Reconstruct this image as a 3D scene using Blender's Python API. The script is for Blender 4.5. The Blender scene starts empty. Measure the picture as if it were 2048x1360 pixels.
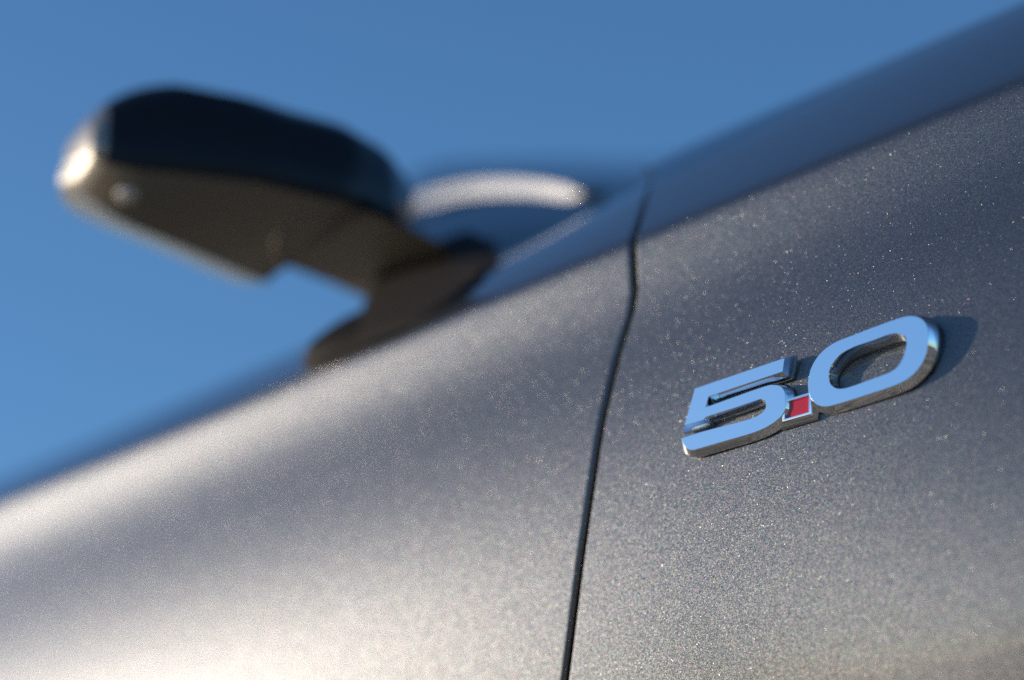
import bpy, bmesh, math, random
import numpy as np
from mathutils import Vector, Matrix
from mathutils.geometry import tessellate_polygon

# ------------------------------------------------------------------ layout
# Picture frame of the photograph (2048 x 1360) and a 100 mm lens on 36 mm film.
W, H = 2048.0, 1360.0
FOCAL = 100.0
FPX = FOCAL / 36.0 * W
nrm = lambda v: np.asarray(v, float) / np.linalg.norm(v)
# directions seen from the camera (x right, y up, z forward)
FWD = nrm((.797, .264, -.543))                   # along the car, towards its nose
UPP = np.array((0, .9, .436)); UPP = nrm(UPP - FWD * UPP.dot(FWD))   # up along the fender skin
OUT = nrm(np.cross(UPP, FWD))                    # out of the fender
if OUT[2] > 0: OUT = -OUT
UPW = nrm((-.06, .945, .30))                      # true vertical
# world axes: x = car forward (level), z = up
zx = nrm(FWD - UPW * FWD.dot(UPW)); zy = np.cross(UPW, zx)
if zy.dot(np.cross(UPW, zx)) < 0: zy = -zy
# camera coordinates are left handed with z forward -> flip z to build the rotation
def flip(v): return np.array((v[0], v[1], -v[2]))
Zw, Xw = flip(UPW), flip(zx)
Yw = np.cross(Zw, Xw)
R = np.array((Xw, Yw, Zw))                       # camera (right, up, back) -> world
D_BADGE = 1.14
def cam_point(px, py, d):
    return np.array(((px - W/2) / FPX * d, (H/2 - py) / FPX * d, d))
O_CAM = cam_point(1620, 770, D_BADGE)            # foot of the badge on the fender
O_W = np.array((0., 0., .86))
CAM_W = O_W - R @ flip(O_CAM)
def to_world(c): return R @ flip(np.asarray(c)) + CAM_W
def dir_world(c): return R @ flip(np.asarray(c))
def ray_plane(px, py, off):                      # point on the plane `off` metres above the badge plane
    r = cam_point(px, py, 1.0)
    return r * ((O_CAM.dot(OUT) + off) / r.dot(OUT))
def proj(c): return (W/2 + FPX * c[0]/c[2], H/2 - FPX * c[1]/c[2])

# ------------------------------------------------------------------ camera, sky, sun, exposure
scene = bpy.context.scene
cam = bpy.data.cameras.new('camera'); camo = bpy.data.objects.new('camera', cam)
scene.collection.objects.link(camo); scene.camera = camo
cam.lens = FOCAL; cam.sensor_width = 36; cam.clip_start = .01; cam.clip_end = 5000
camo.matrix_world = Matrix([list(R[i]) + [CAM_W[i]] for i in range(3)] + [[0, 0, 0, 1]])
cam.dof.use_dof = True; cam.dof.focus_distance = D_BADGE; cam.dof.aperture_fstop = 2.4
cam.dof.aperture_blades = 7; cam.dof.aperture_rotation = .4

PSI = math.radians(63.5)
SUN_C = nrm(math.cos(PSI) * OUT - math.sin(PSI) * FWD + .11 * UPP)
SUN_W = dir_world(SUN_C)
sun = bpy.data.lights.new('sun', 'SUN'); suno = bpy.data.objects.new('sun', sun)
scene.collection.objects.link(suno)
sun.energy = 3.0; sun.angle = math.radians(.53); sun.color = (1, .85, .68)
suno.rotation_euler = Vector(SUN_W).to_track_quat('Z', 'Y').to_euler()
SUN_EL = math.asin(SUN_W[2]); SUN_AZ = math.atan2(SUN_W[0], SUN_W[1])

world = bpy.data.worlds.new('World'); scene.world = world; world.use_nodes = True
wn = world.node_tree; bg = wn.nodes['Background']
sky = wn.nodes.new('ShaderNodeTexSky'); sky.sky_type = 'NISHITA'; sky.sun_disc = False
sky.sun_elevation = max(SUN_EL, math.radians(3)); sky.sun_rotation = SUN_AZ
sky.air_density = 1.0; sky.dust_density = .8; sky.ozone_density = 4.5; sky.altitude = 300
wn.links.new(sky.outputs[0], bg.inputs[0]); bg.inputs[1].default_value = .15

scene.render.engine = 'CYCLES'
scene.cycles.use_denoising = False
scene.cycles.use_adaptive_sampling = False
scene.cycles.max_bounces = 8
vs = scene.view_settings
vs.view_transform = 'Standard'; vs.look = 'None'; vs.gamma = 1; vs.use_curve_mapping = False
vs.exposure = 0.5
scene.cycles.sample_clamp_indirect = 10

# ------------------------------------------------------------------ materials
def material(name):
    m = bpy.data.materials.new(name); m.use_nodes = True
    return m, m.node_tree, m.node_tree.nodes['Principled BSDF']
def mathn(nt, op, a, b=None, c=None):
    n = nt.nodes.new('ShaderNodeMath'); n.operation = op
    for i, x in enumerate((a, b, c)):
        if x is None: continue
        if isinstance(x, (int, float)): n.inputs[i].default_value = x
        else: nt.links.new(x, n.inputs[i])
    return n.outputs[0]
def vmath(nt, op, a, b=None, s=None):
    n = nt.nodes.new('ShaderNodeVectorMath'); n.operation = op
    for i, x in enumerate((a, b)):
        if x is None: continue
        if isinstance(x, (tuple, list)): n.inputs[i].default_value = x
        else: nt.links.new(x, n.inputs[i])
    if s is not None:
        if isinstance(s, (int, float)): n.inputs['Scale'].default_value = s
        else: nt.links.new(s, n.inputs['Scale'])
    return n.outputs[0]

def make_paint():
    """Grey metallic paint: a rough flake layer, each flake tipped its own way, under smooth lacquer."""
    m, nt, p = material('metallic_paint')
    tc = nt.nodes.new('ShaderNodeTexCoord'); geo = nt.nodes.new('ShaderNodeNewGeometry')
    def cells(size, off):
        v = nt.nodes.new('ShaderNodeTexVoronoi'); v.voronoi_dimensions = '3D'; v.feature = 'F1'
        mp = vmath(nt, 'ADD', tc.outputs['Object'], off)
        nt.links.new(mp, v.inputs['Vector']); v.inputs['Scale'].default_value = 1 / size
        v.inputs['Randomness'].default_value = 1.0
        return v
    a = cells(.00023, (0, 0, 0)); b = cells(.00052, (3.1, 1.7, .4))
    ta = vmath(nt, 'SUBTRACT', a.outputs['Color'], (.5, .5, .5))
    ta = vmath(nt, 'SCALE', ta, s=.30)
    # a few larger flakes lie well off the rest
    sep = nt.nodes.new('ShaderNodeSeparateColor'); nt.links.new(b.outputs['Color'], sep.inputs[0])
    rare = mathn(nt, 'GREATER_THAN', sep.outputs[0], .6)
    near = mathn(nt, 'LESS_THAN', b.outputs['Distance'], .34)
    rare = mathn(nt, 'MULTIPLY', rare, near)
    tb = vmath(nt, 'SUBTRACT', b.outputs['Color'], (.8, .5, .5))
    tb = vmath(nt, 'SCALE', tb, s=mathn(nt, 'MULTIPLY', rare, .95))
    n = vmath(nt, 'ADD', geo.outputs['Normal'], ta)
    n = vmath(nt, 'ADD', n, tb)
    n = vmath(nt, 'NORMALIZE', n)
    nt.links.new(n, p.inputs['Normal'])
    # slightly different tint in each flake
    wnz = nt.nodes.new('ShaderNodeTexWhiteNoise'); wnz.noise_dimensions = '3D'
    nt.links.new(a.outputs['Position'], wnz.inputs['Vector'])
    tint = vmath(nt, 'MULTIPLY_ADD', wnz.outputs['Color'], (.09, .085, .08))
    nt.nodes[tint.node.name].inputs[2].default_value = (.108, .114, .123)
    nt.links.new(tint, p.inputs['Base Color'])
    p.inputs['Metallic'].default_value = 1
    nt.links.new(mathn(nt, 'SUBTRACT', .45, mathn(nt, 'MULTIPLY', rare, .12)), p.inputs['Roughness'])
    p.inputs['Specular Tint'].default_value = (.6, .6, .6, 1)
    p.inputs['Coat Weight'].default_value = 1; p.inputs['Coat Roughness'].default_value = .05
    p.inputs['Coat IOR'].default_value = 1.45
    nt.links.new(geo.outputs['Normal'], p.inputs['Coat Normal'])
    return m

def make_simple(name, col, rough, metal=0., coat=0., noise=None, bump=None):
    m, nt, p = material(name)
    p.inputs['Base Color'].default_value = (*col, 1)
    p.inputs['Roughness'].default_value = rough; p.inputs['Metallic'].default_value = metal
    p.inputs['Coat Weight'].default_value = coat
    if noise or bump:
        tc = nt.nodes.new('ShaderNodeTexCoord')
        t = nt.nodes.new('ShaderNodeTexNoise'); nt.links.new(tc.outputs['Object'], t.inputs['Vector'])
        t.inputs['Scale'].default_value = (noise or bump)[0]; t.inputs['Detail'].default_value = 6
    if noise:
        r = nt.nodes.new('ShaderNodeMapRange'); nt.links.new(t.outputs[0], r.inputs[0])
        r.inputs[1].default_value = .3; r.inputs[2].default_value = .7
        r.inputs[3].default_value = max(0, rough - noise[1]); r.inputs[4].default_value = rough + noise[1]
        nt.links.new(r.outputs[0], p.inputs['Roughness'])
    if bump:
        bn = nt.nodes.new('ShaderNodeBump'); nt.links.new(t.outputs[0], bn.inputs['Height'])
        bn.inputs['Strength'].default_value = bump[1]; bn.inputs['Distance'].default_value = bump[2]
        nt.links.new(bn.outputs[0], p.inputs['Normal'])
    return m

PAINT = make_paint()
CHROME = make_simple('chrome', (.97, .97, .97), .03, 1, noise=(900, .012))
RED = make_simple('red_enamel', (.50, .010, .025), .28, 0, .4, bump=(2500, .15, .0002))
RUBBER = make_simple('black_rubber', (.012, .012, .013), .6, bump=(1500, .2, .0003))
GLOSS_BLACK = make_simple('gloss_black', (.010, .009, .009), .14)
GLOSS_BLACK.node_tree.nodes['Principled BSDF'].inputs['Specular IOR Level'].default_value = .35
RIM = make_simple('silver_rim', (.86, .78, .69), .36, 1)
PLASTIC = make_simple('black_plastic', (.020, .017, .015), .8, bump=(1800, .3, .0003))
PLASTIC.node_tree.nodes['Principled BSDF'].inputs['Specular IOR Level'].default_value = .2
GREY_PLASTIC = make_simple('grained_plastic', (.17, .145, .11), .6, bump=(1800, .3, .0003))
LENS = make_simple('lamp_lens', (.92, .86, .78), .3)
TIPMAT = make_simple('silver_end', (.34, .32, .29), .45, .85)
MIRROR = make_simple('mirror_glass', (.85, .87, .9), .02, 1)

def make_ground():
    m, nt, p = material('dry_dirt')
    tc = nt.nodes.new('ShaderNodeTexCoord')
    t = nt.nodes.new('ShaderNodeTexNoise'); t.inputs['Scale'].default_value = 1.3; t.inputs['Detail'].default_value = 12
    t2 = nt.nodes.new('ShaderNodeTexNoise'); t2.inputs['Scale'].default_value = 26; t2.inputs['Detail'].default_value = 8
    for x in (t, t2): nt.links.new(tc.outputs['Object'], x.inputs['Vector'])
    s = mathn(nt, 'MULTIPLY', t.outputs[0], t2.outputs[0])
    cr = nt.nodes.new('ShaderNodeValToRGB'); nt.links.new(s, cr.inputs[0])
    cr.color_ramp.elements[0].position = .12; cr.color_ramp.elements[0].color = (.06, .047, .032, 1)
    cr.color_ramp.elements[1].position = .34; cr.color_ramp.elements[1].color = (.46, .36, .25, 1)
    nt.links.new(cr.outputs[0], p.inputs['Base Color']); p.inputs['Roughness'].default_value = .9
    bn = nt.nodes.new('ShaderNodeBump'); nt.links.new(t2.outputs[0], bn.inputs['Height'])
    bn.inputs['Strength'].default_value = .8; bn.inputs['Distance'].default_value = .03
    nt.links.new(bn.outputs[0], p.inputs['Normal'])
    return m

# ------------------------------------------------------------------ mesh helpers
def link(name, verts, faces, mat, parent=None, smooth=True, sharp=None):
    me = bpy.data.meshes.new(name)
    me.from_pydata([tuple(map(float, v)) for v in verts], [], [tuple(f) for f in faces])
    bm = bmesh.new(); bm.from_mesh(me)
    bmesh.ops.remove_doubles(bm, verts=bm.verts, dist=1e-6)
    bmesh.ops.recalc_face_normals(bm, faces=bm.faces) if sharp is not None else None
    bm.to_mesh(me); bm.free()
    me.materials.append(mat)
    if smooth: me.shade_smooth()
    if sharp: me.set_sharp_from_angle(angle=math.radians(sharp))
    o = bpy.data.objects.new(name, me); scene.collection.objects.link(o)
    if parent: o.parent = parent
    return o

def catmull(pts, n=6, closed=True, corners=()):
    """Smooth curve through the points; indices in `corners` stay sharp."""
    P = np.array(pts, float); N = len(P); out = []
    rng = range(N if closed else N - 1)
    for i in rng:
        p1, p2 = P[i], P[(i+1) % N]
        p0 = P[i-1] if (closed or i > 0) else 2*p1 - p2
        p3 = P[(i+2) % N] if (closed or i+2 < N) else 2*p2 - p1
        if i in corners: p0 = 2*p1 - p2
        if (i+1) % N in corners: p3 = 2*p2 - p1
        if i in corners and (i+1) % N in corners:
            out.append(p1); continue
        for k in range(n):
            t = k / n
            out.append(.5*((2*p1) + (-p0+p2)*t + (2*p0-5*p1+4*p2-p3)*t*t + (-p0+3*p1-3*p2+p3)*t**3))
    if not closed: out.append(P[-1])
    return np.array(out)

# ------------------------------------------------------------------ ground (seen in the chrome)
g = 1500
ground = link('ground', [(-g, -g, 0), (g, -g, 0), (g, g, 0), (-g, g, 0)], [(0, 1, 2, 3)], make_ground(), smooth=False)
ground['kind'] = 'structure'; ground['label'] = 'dry brown dirt ground reflected in the chrome'

# ------------------------------------------------------------------ the car
car = bpy.data.objects.new('car', None); scene.collection.objects.link(car)
car['label'] = 'metallic grey car, front fender and door with chrome badge and wing mirror'
car['category'] = 'car'

# --- body skin: profile swept along the car. s = distance up the skin from the shoulder crease.
CREASE = lambda px: 1003.0 - .4045 * px
TH = [(-.62, -34), (-.40, -28), (-.26, -20), (-.19, -11.5), (-.14, -5), (-.105, 1), (-.075, 6.5), (-.054, 9), (-.038, 6), (-.025, -.5),
      (-.014, -4), (-.0065, -4), (-.003, -1), (0, 14), (.003, 29)]
FENDER_TOP = [(.0075, 41), (.03, 43), (.10, 45), (.16, 48), (.22, 60), (.27, 80), (.36, 88), (.62, 92)]     # rolls over into the bonnet
DOOR_TOP = [(.0075, 44), (.03, 47), (.07, 50), (.10, 56), (.15, 75), (.20, 86), (.36, 92), (.62, 95)]       # rolls over into the window sill
fine = np.linspace(-.62, .62, 12401)
i0 = int(np.argmin(np.abs(fine)))
def profile(tab):
    a, v = np.array(tab).T
    t = np.interp(fine, a, v)
    k2 = np.hanning(161); k2 /= k2.sum()
    soft = np.convolve(np.pad(t, 80, mode='edge'), k2, 'valid')
    w = np.clip(1 - np.abs(fine) / .012, 0, 1)
    t = np.radians(w * t + (1 - w) * soft); ds = fine[1] - fine[0]
    z = np.concatenate([[0], np.cumsum(np.cos(t[:-1]) * ds)]); y = np.concatenate([[0], np.cumsum(-np.sin(t[:-1]) * ds)])
    return z - z[i0], y - y[i0]
pz, py_ = profile(TH + FENDER_TOP)
pz2, py2 = profile(TH + DOOR_TOP)
def blend(x):
    return 1 - np.exp(-(np.clip(-.088 - x, 0, 9) / .2)**1.1)
KPLAN = .5
def plan(x):                                      # bow of the body side seen from above, flattening out rearwards
    q = np.abs(x) / .6
    return -KPLAN * np.where(x < 0, .6**2 * np.log(np.cosh(q)), .7*x*x)
BADGE_T = -.093
yb = np.interp(BADGE_T, pz[:i0+1], py_[:i0+1])    # profile offset at the badge height
def crease_z(x):
    """height of the crease at station x so that it follows the line seen in the photograph"""
    y = plan(x) - yb
    base = O_CAM + x * FWD + y * OUT
    lo, hi = -.5, .6
    for _ in range(50):
        m = (lo + hi) / 2
        c = base + m * UPP; q = proj(c)
        if q[1] > CREASE(q[0]): lo = m
        else: hi = m
    return lo
XS = np.linspace(-1.6, .55, 90)
ZC = np.array([crease_z(x) for x in XS])
zfit = np.polyfit(XS, ZC, 3)
def skin(x, s, on_door=False):
    w = blend(x) if on_door else 0.
    z = np.polyval(zfit, x) + (1-w) * np.interp(s, fine, pz) + w * np.interp(s, fine, pz2)
    y = plan(x) - yb + (1-w) * np.interp(s, fine, py_) + w * np.interp(s, fine, py2)
    m = np.clip((-.09 - s) / .16, 0, 1)            # flare towards the wheel arch
    y = y + .75 * m*m*(3-2*m) * (.25 * np.tanh(np.clip(x + .06, 0, 9) / .25))**2
    return O_CAM + x*FWD + z*UPP + y*OUT
def skin_normal(x, s, d=False, e=1e-4):
    n = np.cross(skin(x+e, s, d) - skin(x-e, s, d), skin(x, s+e, d) - skin(x, s-e, d)); n = nrm(n)
    return n if n.dot(OUT) > 0 or (n.dot(UPP) > .5) else -n

# --- shut line between door and fender, along the photographed path
GAP = [(1318, 300), (1303, 352), (1290, 395), (1279, 436), (1266, 478), (1265, 500), (1267, 540), (1269, 580), (1263, 620), (1244, 680), (1222, 760),
       (1202, 850), (1181, 985), (1160, 1130), (1131, 1360), (1105, 1540), (1085, 1700), (985, 2600), (900, 3600)]
gp = np.array(GAP)
def gap_x(s):
    lo, hi = -.6, .3
    for _ in range(45):
        m = (lo + hi) / 2
        q = proj(skin(m, s))
        if q[0] < np.interp(q[1], gp[:, 1], gp[:, 0]): lo = m
        else: hi = m
    return lo
s_rows = np.concatenate([np.linspace(-.58, -.05, 100), np.linspace(-.05, -.006, 40)[1:], np.linspace(-.006, .006, 30)[1:], np.linspace(.006, .58, 130)[1:]])
gx = np.array([gap_x(s) for s in s_rows])
gk = np.hanning(7); gk /= gk.sum()
gx = np.convolve(np.pad(gx, 3, mode='edge'), gk, 'valid')
top = s_rows > .12                               # beyond the silhouette the cut just runs on
gx[top] = gx[~top][-1] + (s_rows[top] - .12) * -.6

def panel(name, side):
    """skin on one side of the shut line, with its edge hemmed inwards"""
    cols = 150
    w = .0010
    if side > 0: ends = np.full(len(s_rows), .55)
    else: ends = np.full(len(s_rows), -1.6)
    verts, faces = [], []
    hem = [(0, .020), (0, .0085), (.0001, .003), (.0004, .0012), (.0009, .0004), (.0016, 0.)]   # (set back from the edge, depth)
    ts = np.linspace(0, 1, cols) ** 1.5
    for j, s in enumerate(s_rows):
        row = []
        for (a, dpt) in hem:
            x = gx[j] + side * (w + a)
            row.append(skin(x, s, side < 0) - skin_normal(x, s, side < 0) * dpt * min(1, max(.02, 1 - (s - .105) / .03)))
        x0 = gx[j] + side * (w + .0016)
        for t in ts[1:]:
            row.append(skin(x0 + (ends[j] - x0) * t, s, side < 0))
        verts.append([to_world(p) for p in row])
    nc = len(verts[0]); flat = [v for r in verts for v in r]
    for j in range(len(s_rows) - 1):
        for i in range(nc - 1):
            a = j*nc + i; q = (a, a+1, a+nc+1, a+nc)
            faces.append(q if side > 0 else q[::-1])
    o = link(name, flat, faces, PAINT, car)
    # face outward
    me = o.data; n = Vector(dir_world(OUT))
    if sum(p.normal.dot(n) for p in me.polygons) < 0: me.flip_normals()
    return o
fender = panel('fender', 1)
door = panel('door', -1)
# weather strip deep in the shut line
verts, faces = [], []
seal_rows = s_rows[s_rows < .112]
for j, s in enumerate(seal_rows):
    for dx in (-.012, .012):
        x = gx[j] + dx; verts.append(to_world(skin(x, s) - skin_normal(x, s) * .0165))
for j in range(len(seal_rows) - 1): faces.append((2*j, 2*j+1, 2*j+3, 2*j+2))
seal = link('door_seal', verts, faces, RUBBER, car)
seal.modifiers.new('thickness', 'SOLIDIFY').thickness = .004

# ------------------------------------------------------------------ badge
badge = bpy.data.objects.new('badge', None); scene.collection.objects.link(badge); badge.parent = car
badge['label'] = 'chrome 5.0 badge with a red square point on the fender'
FACE = .0064
CANT_V, CANT_U = .11, .004                        # the badge face leans a little forward of the skin
def plane_uv(px, py, off=FACE):
    r = cam_point(px, py, 1.0); nn = OUT - CANT_V*UPP - CANT_U*FWD
    c = r * ((O_CAM.dot(nn) + off) / r.dot(nn)) - O_CAM
    return np.array((c.dot(FWD), c.dot(UPP)))
def uv_world(uv, h):
    h = h + max(0, h/FACE) * (CANT_V*uv[1] + CANT_U*uv[0])
    return to_world(O_CAM + uv[0]*FWD + uv[1]*UPP + h*OUT)
def z4(p): return (1340 + p[0]/5.441, 690 + p[1]/5.441)
def z5(p): return (1540 + p[0]/4.857, 600 + p[1]/4.857)
def area(P): x, y = P.T; return .5*np.sum(x*np.roll(y, -1) - np.roll(x, -1)*y)
def offset(P, d, w=None):
    """mitred offset of a closed loop, outwards for counter-clockwise loops"""
    N = len(P); out = []
    for i in range(N):
        a = nrm(P[i] - P[i-1]); b = nrm(P[(i+1) % N] - P[i])
        na = np.array((a[1], -a[0])); nb = np.array((b[1], -b[0]))
        m = na + nb; l = m.dot(m)
        out.append(P[i] + (m * (2 / l) if l > .6 else nrm(m + 1e-9)*1.6) * d * (1 if w is None else w[i]))
    return np.array(out)
def raised(name, loops, mat, parent, top_h, prof, weights=None):
    """face at top_h with walls following prof = [(outset, height), ...]; loops[0] outer, the others holes"""
    verts, faces = [], []
    L = []
    Wt = []
    for i, P in enumerate(loops):
        w = np.ones(len(P)) if weights is None else np.asarray(weights[i])
        if (area(P) > 0) != (i == 0): P = P[::-1]; w = w[::-1]
        L.append(P); Wt.append(w)
    idx = []
    for P, w in zip(L, Wt):
        rings = []
        for (o_, h_) in [(0, top_h)] + prof:
            Q = offset(P, o_, w) if o_ else P
            rings.append(list(range(len(verts), len(verts) + len(Q))))
            verts += [uv_world(q, h_) for q in Q]
        idx.append(rings)
        for a, b in zip(rings[:-1], rings[1:]):
            n = len(a)
            for i in range(n):
                j = (i+1) % n
                faces.append((a[i], b[i], b[j], a[j]))
    tess = tessellate_polygon([[Vector((p[0], p[1], 0)) for p in P] for P in L])
    flat = [i for rings in idx for i in rings[0]]
    for t in tess: faces.append(tuple(flat[i] for i in t))
    o = link(name, verts, faces, mat, parent, sharp=26)
    nf = Vector(dir_world(nrm(OUT - CANT_V*UPP - CANT_U*FWD)))
    for p in o.data.polygons:                     # the face itself is dead flat
        if abs(p.normal.dot(nf)) > .9985: p.use_smooth = False
    return o
PROF = [(.00012, FACE-.00006), (.00022, FACE-.0002), (.0021, .0026), (.00225, .0022), (.0022, .0012), (.0010, .0009), (.0008, -.0015)]

five_px = [(270, 475), (1240, 145), (1222, 288), (418, 560), (385, 680), (1000, 462), (1130, 437), (1200, 452), (1240, 500), (1252, 570), (1250, 700),
           (1215, 768), (1165, 815), (1100, 862), (1000, 915), (850, 970), (600, 1042), (380, 1106), (265, 1138), (215, 1138), (170, 1112), (145, 1072), (130, 1015),
           (330, 950), (800, 826), (930, 782), (1005, 735), (1038, 690), (1044, 645), (1033, 605), (1000, 588), (950, 597), (700, 683), (440, 765), (385, 788), (350, 818), (158, 876)]
CORN = {0, 1, 2, 3, 4, 22, 36, 11}
five = np.array([plane_uv(*z4(p)) for p in catmull(five_px, 6, True, CORN)])
steep = [(i, i, .45 if i in (3, 4, 5) or 24 <= i <= 34 else .75 if i in (2, 6, 23, 35, 36) else 1.) for i in range(len(five_px))]
fw = catmull(steep, 6, True, CORN)[:, 2]
raised('numeral', [five], CHROME, badge, FACE, PROF, [fw])
zero_out = [(375, 870), (372, 790), (388, 700), (422, 618), (480, 532), (560, 458), (660, 400), (800, 345), (1000, 268), (1200, 195), (1300, 165), (1380, 156), (1450, 172), (1500, 212),
            (1528, 270), (1536, 345), (1531, 430), (1515, 520), (1482, 605), (1430, 680), (1360, 748), (1270, 803), (1150, 850), (1000, 900), (800, 965), (650, 1010), (570, 1030), (505, 1030), (450, 1008), (410, 970), (387, 925)]
zero_in = [(570, 720), (578, 795), (606, 838), (660, 862), (730, 858), (850, 820), (1000, 765), (1130, 717), (1205, 678), (1262, 618), (1300, 540), (1324, 450), (1327, 400), (1312, 360), (1280, 335), (1220, 323),
           (1140, 338), (1000, 390), (850, 440), (750, 485), (680, 530), (620, 600), (585, 660)]
zo = np.array([plane_uv(*z5(p)) for p in catmull(zero_out, 6)])
zi = np.array([plane_uv(*z5(p)) for p in catmull(zero_in, 6)])
raised('numeral', [zo, zi], CHROME, badge, FACE, PROF, [np.ones(len(zo)), np.full(len(zi), .55)])
# the square point: chrome frame with a red plate let into it
DOT = FACE - .0003
dot_out = [(1235, 606), (1535, 512), (1532, 747), (1224, 836)]
dot_in = [(1252, 622), (1512, 543), (1510, 731), (1248, 806)]
do = np.array([plane_uv(*z4(p), DOT) for p in dot_out]); di = np.array([plane_uv(*z4(p), DOT) for p in dot_in])
DP = [(.00012, DOT-.00006), (.0002, DOT-.0002), (.0019, .0026), (.002, .0022), (.0019, .0012), (.0009, .0009), (.0007, -.0015)]
frame = raised('point_frame', [do], CHROME, badge, DOT, DP)
def dot_frame():
    if True:
        bpy.data.objects.remove(frame)
        verts, faces = [], []
        o_ = do if area(do) > 0 else do[::-1]; i_ = di if area(di) > 0 else di[::-1]
        rings = []
        seq = [(i_, -.0003, DOT-.0018), (i_, -.00005, DOT-.0001), (i_, 0, DOT), (o_, 0, DOT)] + [(o_, a, b) for a, b in DP]
        for P, a, h in seq:
            Q = offset(P, a) if a else P
            rings.append(list(range(len(verts), len(verts)+4))); verts.extend(uv_world(q, h) for q in Q)
        for a, b in zip(rings[:-1], rings[1:]):
            for i in range(4): faces.append((a[i], b[i], b[(i+1) % 4], a[(i+1) % 4]))
        return link('point_frame', verts, faces, CHROME, badge, smooth=False, sharp=20)
dot_frame()
i_ = di if area(di) > 0 else di[::-1]
red = offset(i_, -.0001)
raised('red_plate', [red], RED, badge, DOT-.0014, [(.0001, DOT-.0017)])

# ------------------------------------------------------------------ wing mirror
mirror = bpy.data.objects.new('wing_mirror', None); scene.collection.objects.link(mirror); mirror.parent = car
mirror['label'] = 'wing mirror with gloss black cap and dark plastic underside'
LIN = nrm(-(OUT - .38 * FWD)); FF = nrm(FWD + .38 * OUT); VV = UPP
M0 = cam_point(165, 398, 1.40)
def mp(l, f, v): return to_world(M0 + (l*LIN + f*FF + v*VV) * .000921)
stations = np.concatenate([[-6, -5.5, -4.5, -2.5, 0.5], np.linspace(4, 190, 44), [198, 204, 208, 211, 212]])
def interp(l, pts): a = np.array(pts); return float(np.interp(l, a[:, 0], a[:, 1]))
def section(l):
    e0 = max(0., 1 - (max(0, 36 - l) / 42.) ** 2.0) ** .5
    e1 = max(0., 1 - (max(0, l - 165) / 47.) ** 2.4) ** (1/2.0)
    e = max(.02, (.25 + .75*e0) * e1)
    vb = interp(l, [(-20, -2), (0, -3), (60, -11), (110, -19), (113, -19), (120, -5), (150, -8), (212, -18)])
    vt = interp(l, [(-20, 64), (10, 67), (30, 68), (60, 61), (84, 54), (120, 47), (154, 44), (180, 41), (212, 35)])
    ff = interp(l, [(-20, 6), (0, 24), (30, 46), (70, 74), (110, 92), (160, 96), (212, 80)])
    fc = min(ff + 3, interp(l, [(-20, 200), (110, 97), (140, 90), (165, 70), (185, 45), (200, 22), (212, 12)]))
    vf = interp(l, [(-20, 8), (0, 5), (30, 3), (60, -3), (100, -12), (160, -22), (212, -28)])
    vc = .36*vt + .64*vb
    pts = [('under', -2, vb), ('under', ff*.5, vb + (vf-vb)*.45 - 2), ('under', ff, vf),
           ('groove', ff - 3, vf + 2.5), ('groove', fc - 5, vf + 4.5),
           ('cap', fc - 2, vf + 6), ('cap', fc, vf + 14), ('cap', fc, vf + .45*(vt-vf)), ('cap', fc*.96, vf + .7*(vt-vf)), ('cap', fc*.84, vf + .88*(vt-vf)),
           ('cap', fc*.6, vf + .97*(vt-vf)), ('cap', fc*.3, vt), ('cap', 0, vt),
           ('rim', -12, vt - 1), ('rim', -24, vt - 4), ('rim', -27, vt - 7), ('rim', -27, vt - 11), ('rim', -20, vt - 12),
           ('glass', -20, vc), ('rim', -22, vb + 19), ('rim', -34, vb + 18), ('rim', -36, vb + 14.5), ('rim', -26, vb + 9.6), ('rim', -14, vb + 4.4)]
    rs = interp(l, [(-6, .55), (0, .85), (8, 1), (112, 1), (122, .35), (212, .3)])
    return [(t, f * rs if f < -5 and t == 'rim' else f, vc + (v - vc) * e) for t, f, v in pts]
secs = [section(l) for l in stations]
TIP = 4                                          # stations before this one belong to the silver end piece
NP = len(secs[0])
kinds = [secs[0][i][0] for i in range(NP)]
def band(name, cols, mat, sharp=40, k0=TIP, k1=None):
    verts, faces = [], []
    k1 = len(stations) if k1 is None else k1
    for k_, l in list(enumerate(stations))[k0:k1]:
        for c in cols: verts.append(mp(l, secs[k_][c % NP][1], secs[k_][c % NP][2]))
    n = len(cols)
    for k_ in range(k1 - k0 - 1):
        for i in range(n - 1):
            a = k_*n + i; faces.append((a, a+1, a+n+1, a+n))
    if name != 'mirror_glass':
        for k_ in (0, k1 - k0 - 1): faces.append(tuple(k_*n + i for i in range(n)))
    return link(name, verts, faces, mat, mirror, sharp=sharp)
band('lower_cover', [0, 1, 2], GREY_PLASTIC)
band('seam', [2, 3, 4, 5], RUBBER)
band('cap', list(range(5, 13)), GLOSS_BLACK)
band('rim', [12, 13, 14, 15, 16, 17], RIM)
KR = int(np.searchsorted(stations, 119))
band('rim', [19, 20, 21, 22, 23, 24], RIM, 40, TIP, KR + 1)
band('rear_cover', [19, 20, 21, 22, 23, 24], PLASTIC, 40, KR)
band('mirror_glass', [17, 18, 19], MIRROR)
band('end_piece', list(range(NP + 1)), TIPMAT, 60, 0, TIP + 1)
# puddle lamp lens in the lower cover
def disc(name, l, f, v, r, mat, h=1.5):
    verts, faces = [], []
    n = 14
    for (rr, dv) in ((r, 1), (r, -h*.6), (r*.8, -h), (.01, -h*1.1)):
        for i in range(n):
            a = 2*math.pi*i/n; verts.append(mp(l + rr*math.cos(a), f + rr*math.sin(a), v + dv))
    for j in range(3):
        for i in range(n): faces.append((j*n+i, j*n+(i+1) % n, (j+1)*n+(i+1) % n, (j+1)*n+i))
    return link(name, verts, faces, mat, mirror, sharp=40)
disc('puddle_lamp', 18, 18, -1, 6, LENS, 1.5)
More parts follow.
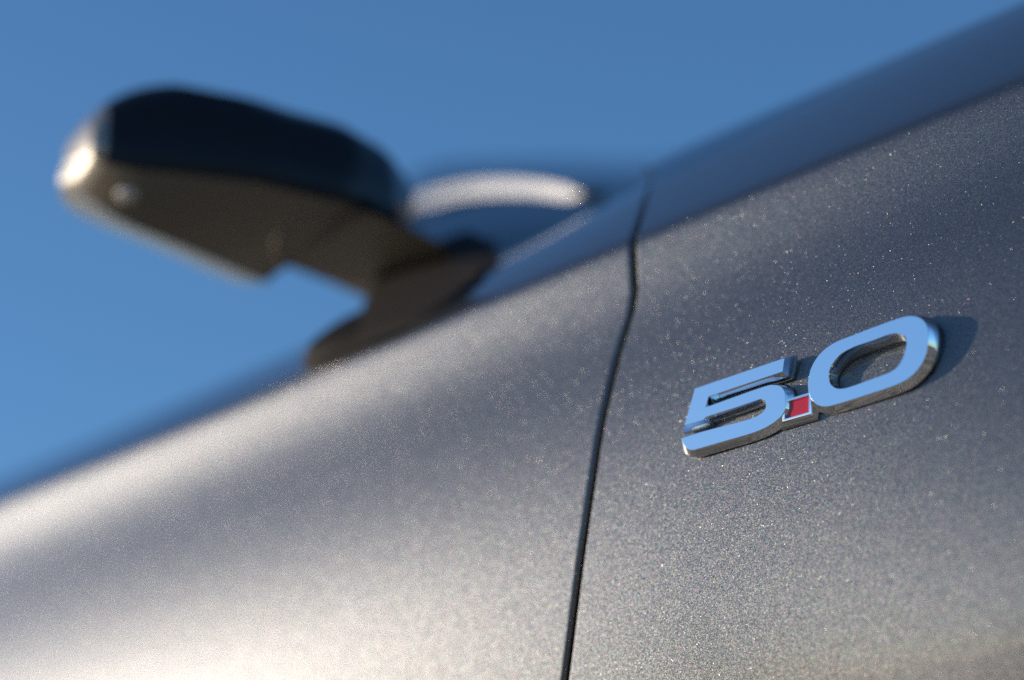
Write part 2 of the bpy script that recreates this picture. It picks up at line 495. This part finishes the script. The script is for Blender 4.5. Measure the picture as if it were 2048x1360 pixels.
# foot: from the door shoulder up to the inner end of the head
def foot():
    c0 = skin(-.252, .036, True); n0 = skin_normal(-.252, .036, True); sh = nrm(skin(-.252, .05, True) - skin(-.252, .02, True))
    rings = [(c0 - n0*.008, .054, .03), (c0 + n0*.001, .052, .029), (c0 + n0*.006, .046, .027), (cam_point(842, 622, 1.35), .037, .026), (cam_point(862, 585, 1.37), .035, .026),
             (cam_point(858, 548, 1.41), .034, .028), (cam_point(846, 508, 1.44), .024, .022)]
    verts, faces, n, sq = [], [], 24, 3.4
    for c, a, b in rings:
        for i in range(n):
            t = 2*math.pi*i/n; ct, st = math.cos(t), math.sin(t)
            verts.append(to_world(c + a*math.copysign(abs(ct)**(2/sq), ct)*FWD + b*math.copysign(abs(st)**(2/sq), st)*sh))
    m = len(rings)
    for j in range(m-1):
        for i in range(n): faces.append((j*n+i, j*n+(i+1) % n, (j+1)*n+(i+1) % n, (j+1)*n+i))
    faces.append(tuple(range(n))); faces.append(tuple((m-1)*n + i for i in range(n)))
    return link('foot', verts, faces, PLASTIC, mirror, sharp=50)
foot()
# raised ring of the folding joint on the lower cover
def ring_arc():
    verts, faces = [], []; n = 8; m = 26
    for i in range(m):
        a = math.radians(95 + 150*i/(m-1)); l = 128 + 34*math.cos(a); f = 52 + 34*math.sin(a)
        sec = section(l); v0 = np.interp(f, [sec[0][1], sec[1][1], sec[2][1]], [sec[0][2], sec[1][2], sec[2][2]])
        for k_ in range(n):
            t = 2*math.pi*k_/n
            verts.append(mp(l + 1.3*math.cos(t)*math.cos(a), f + 1.3*math.cos(t)*math.sin(a), v0 + 1.3*math.sin(t)))
    for j in range(m-1):
        for i in range(n): faces.append((j*n+i, j*n+(i+1) % n, (j+1)*n+(i+1) % n, (j+1)*n+i))
    return link('pivot_ring', verts, faces, GREY_PLASTIC, mirror, sharp=50)
ring_arc()

# ------------------------------------------------------------------ behind the mirror: cowl and an added plate shaped as a sunlit patch
def cowl():
    n = nrm(UPP*.75 + FWD*.5 + OUT*.35); p0 = cam_point(1100, 420, 1.9)
    px = catmull([(790, 430), (830, 352), (920, 336), (1100, 332), (1290, 338), (1480, 330), (1560, 420), (1480, 520), (1100, 520), (830, 540)], 6)
    verts, faces = [], []; m = len(px); face = []
    for q in px:
        r = cam_point(q[0], q[1], 1.0); face.append(r * (p0.dot(n) / r.dot(n)))
    cen = np.mean(face, 0)
    for dn, sc in ((.012, .0), (.011, .5), (.008, .8), (.004, .95), (0, 1.0), (-.012, 1.0), (-.012, 0.)):
        verts += [to_world(cen + (f - cen)*sc + n*dn) for f in face]
    for j in range(6):
        for i in range(m): faces.append((j*m+i, j*m+(i+1) % m, (j+1)*m+(i+1) % m, (j+1)*m+i))
    return link('cowl_panel', verts, faces, PAINT, car, sharp=50)
cowl()
def sun_patch_plate():  # added plate, outlined as a patch of sunlight and tilted to catch the sun
    n = nrm(OUT - .5*FWD - .2*UPP); p0 = cam_point(1000, 380, 1.56)
    px = catmull([(805, 405), (845, 384), (920, 365), (1000, 357), (1080, 360), (1140, 369), (1166, 380), (1166, 392), (1145, 402), (1080, 394), (1000, 391), (920, 397), (860, 410), (820, 415)], 5)
    verts, faces = [], []; m = len(px)
    face = []
    for q in px:
        r = cam_point(q[0], q[1], 1.0); face.append(r * (p0.dot(n) / r.dot(n)))
    cen = np.mean(face, 0)
    for k_, (dn, sc) in enumerate(((.0, .93), (-.0012, .98), (-.004, 1.0), (-.014, 1.0))):
        verts += [to_world(cen + (f - cen)*sc + n*dn) for f in face]
    for j in range(3):
        for i in range(m): faces.append((j*m+i, j*m+(i+1) % m, (j+1)*m+(i+1) % m, (j+1)*m+i))
    faces.append(tuple(range(m))); faces.append(tuple(3*m+i for i in range(m)))
    return link('sun_patch_plate', verts, faces, PAINT, car, sharp=50)
sun_patch_plate()
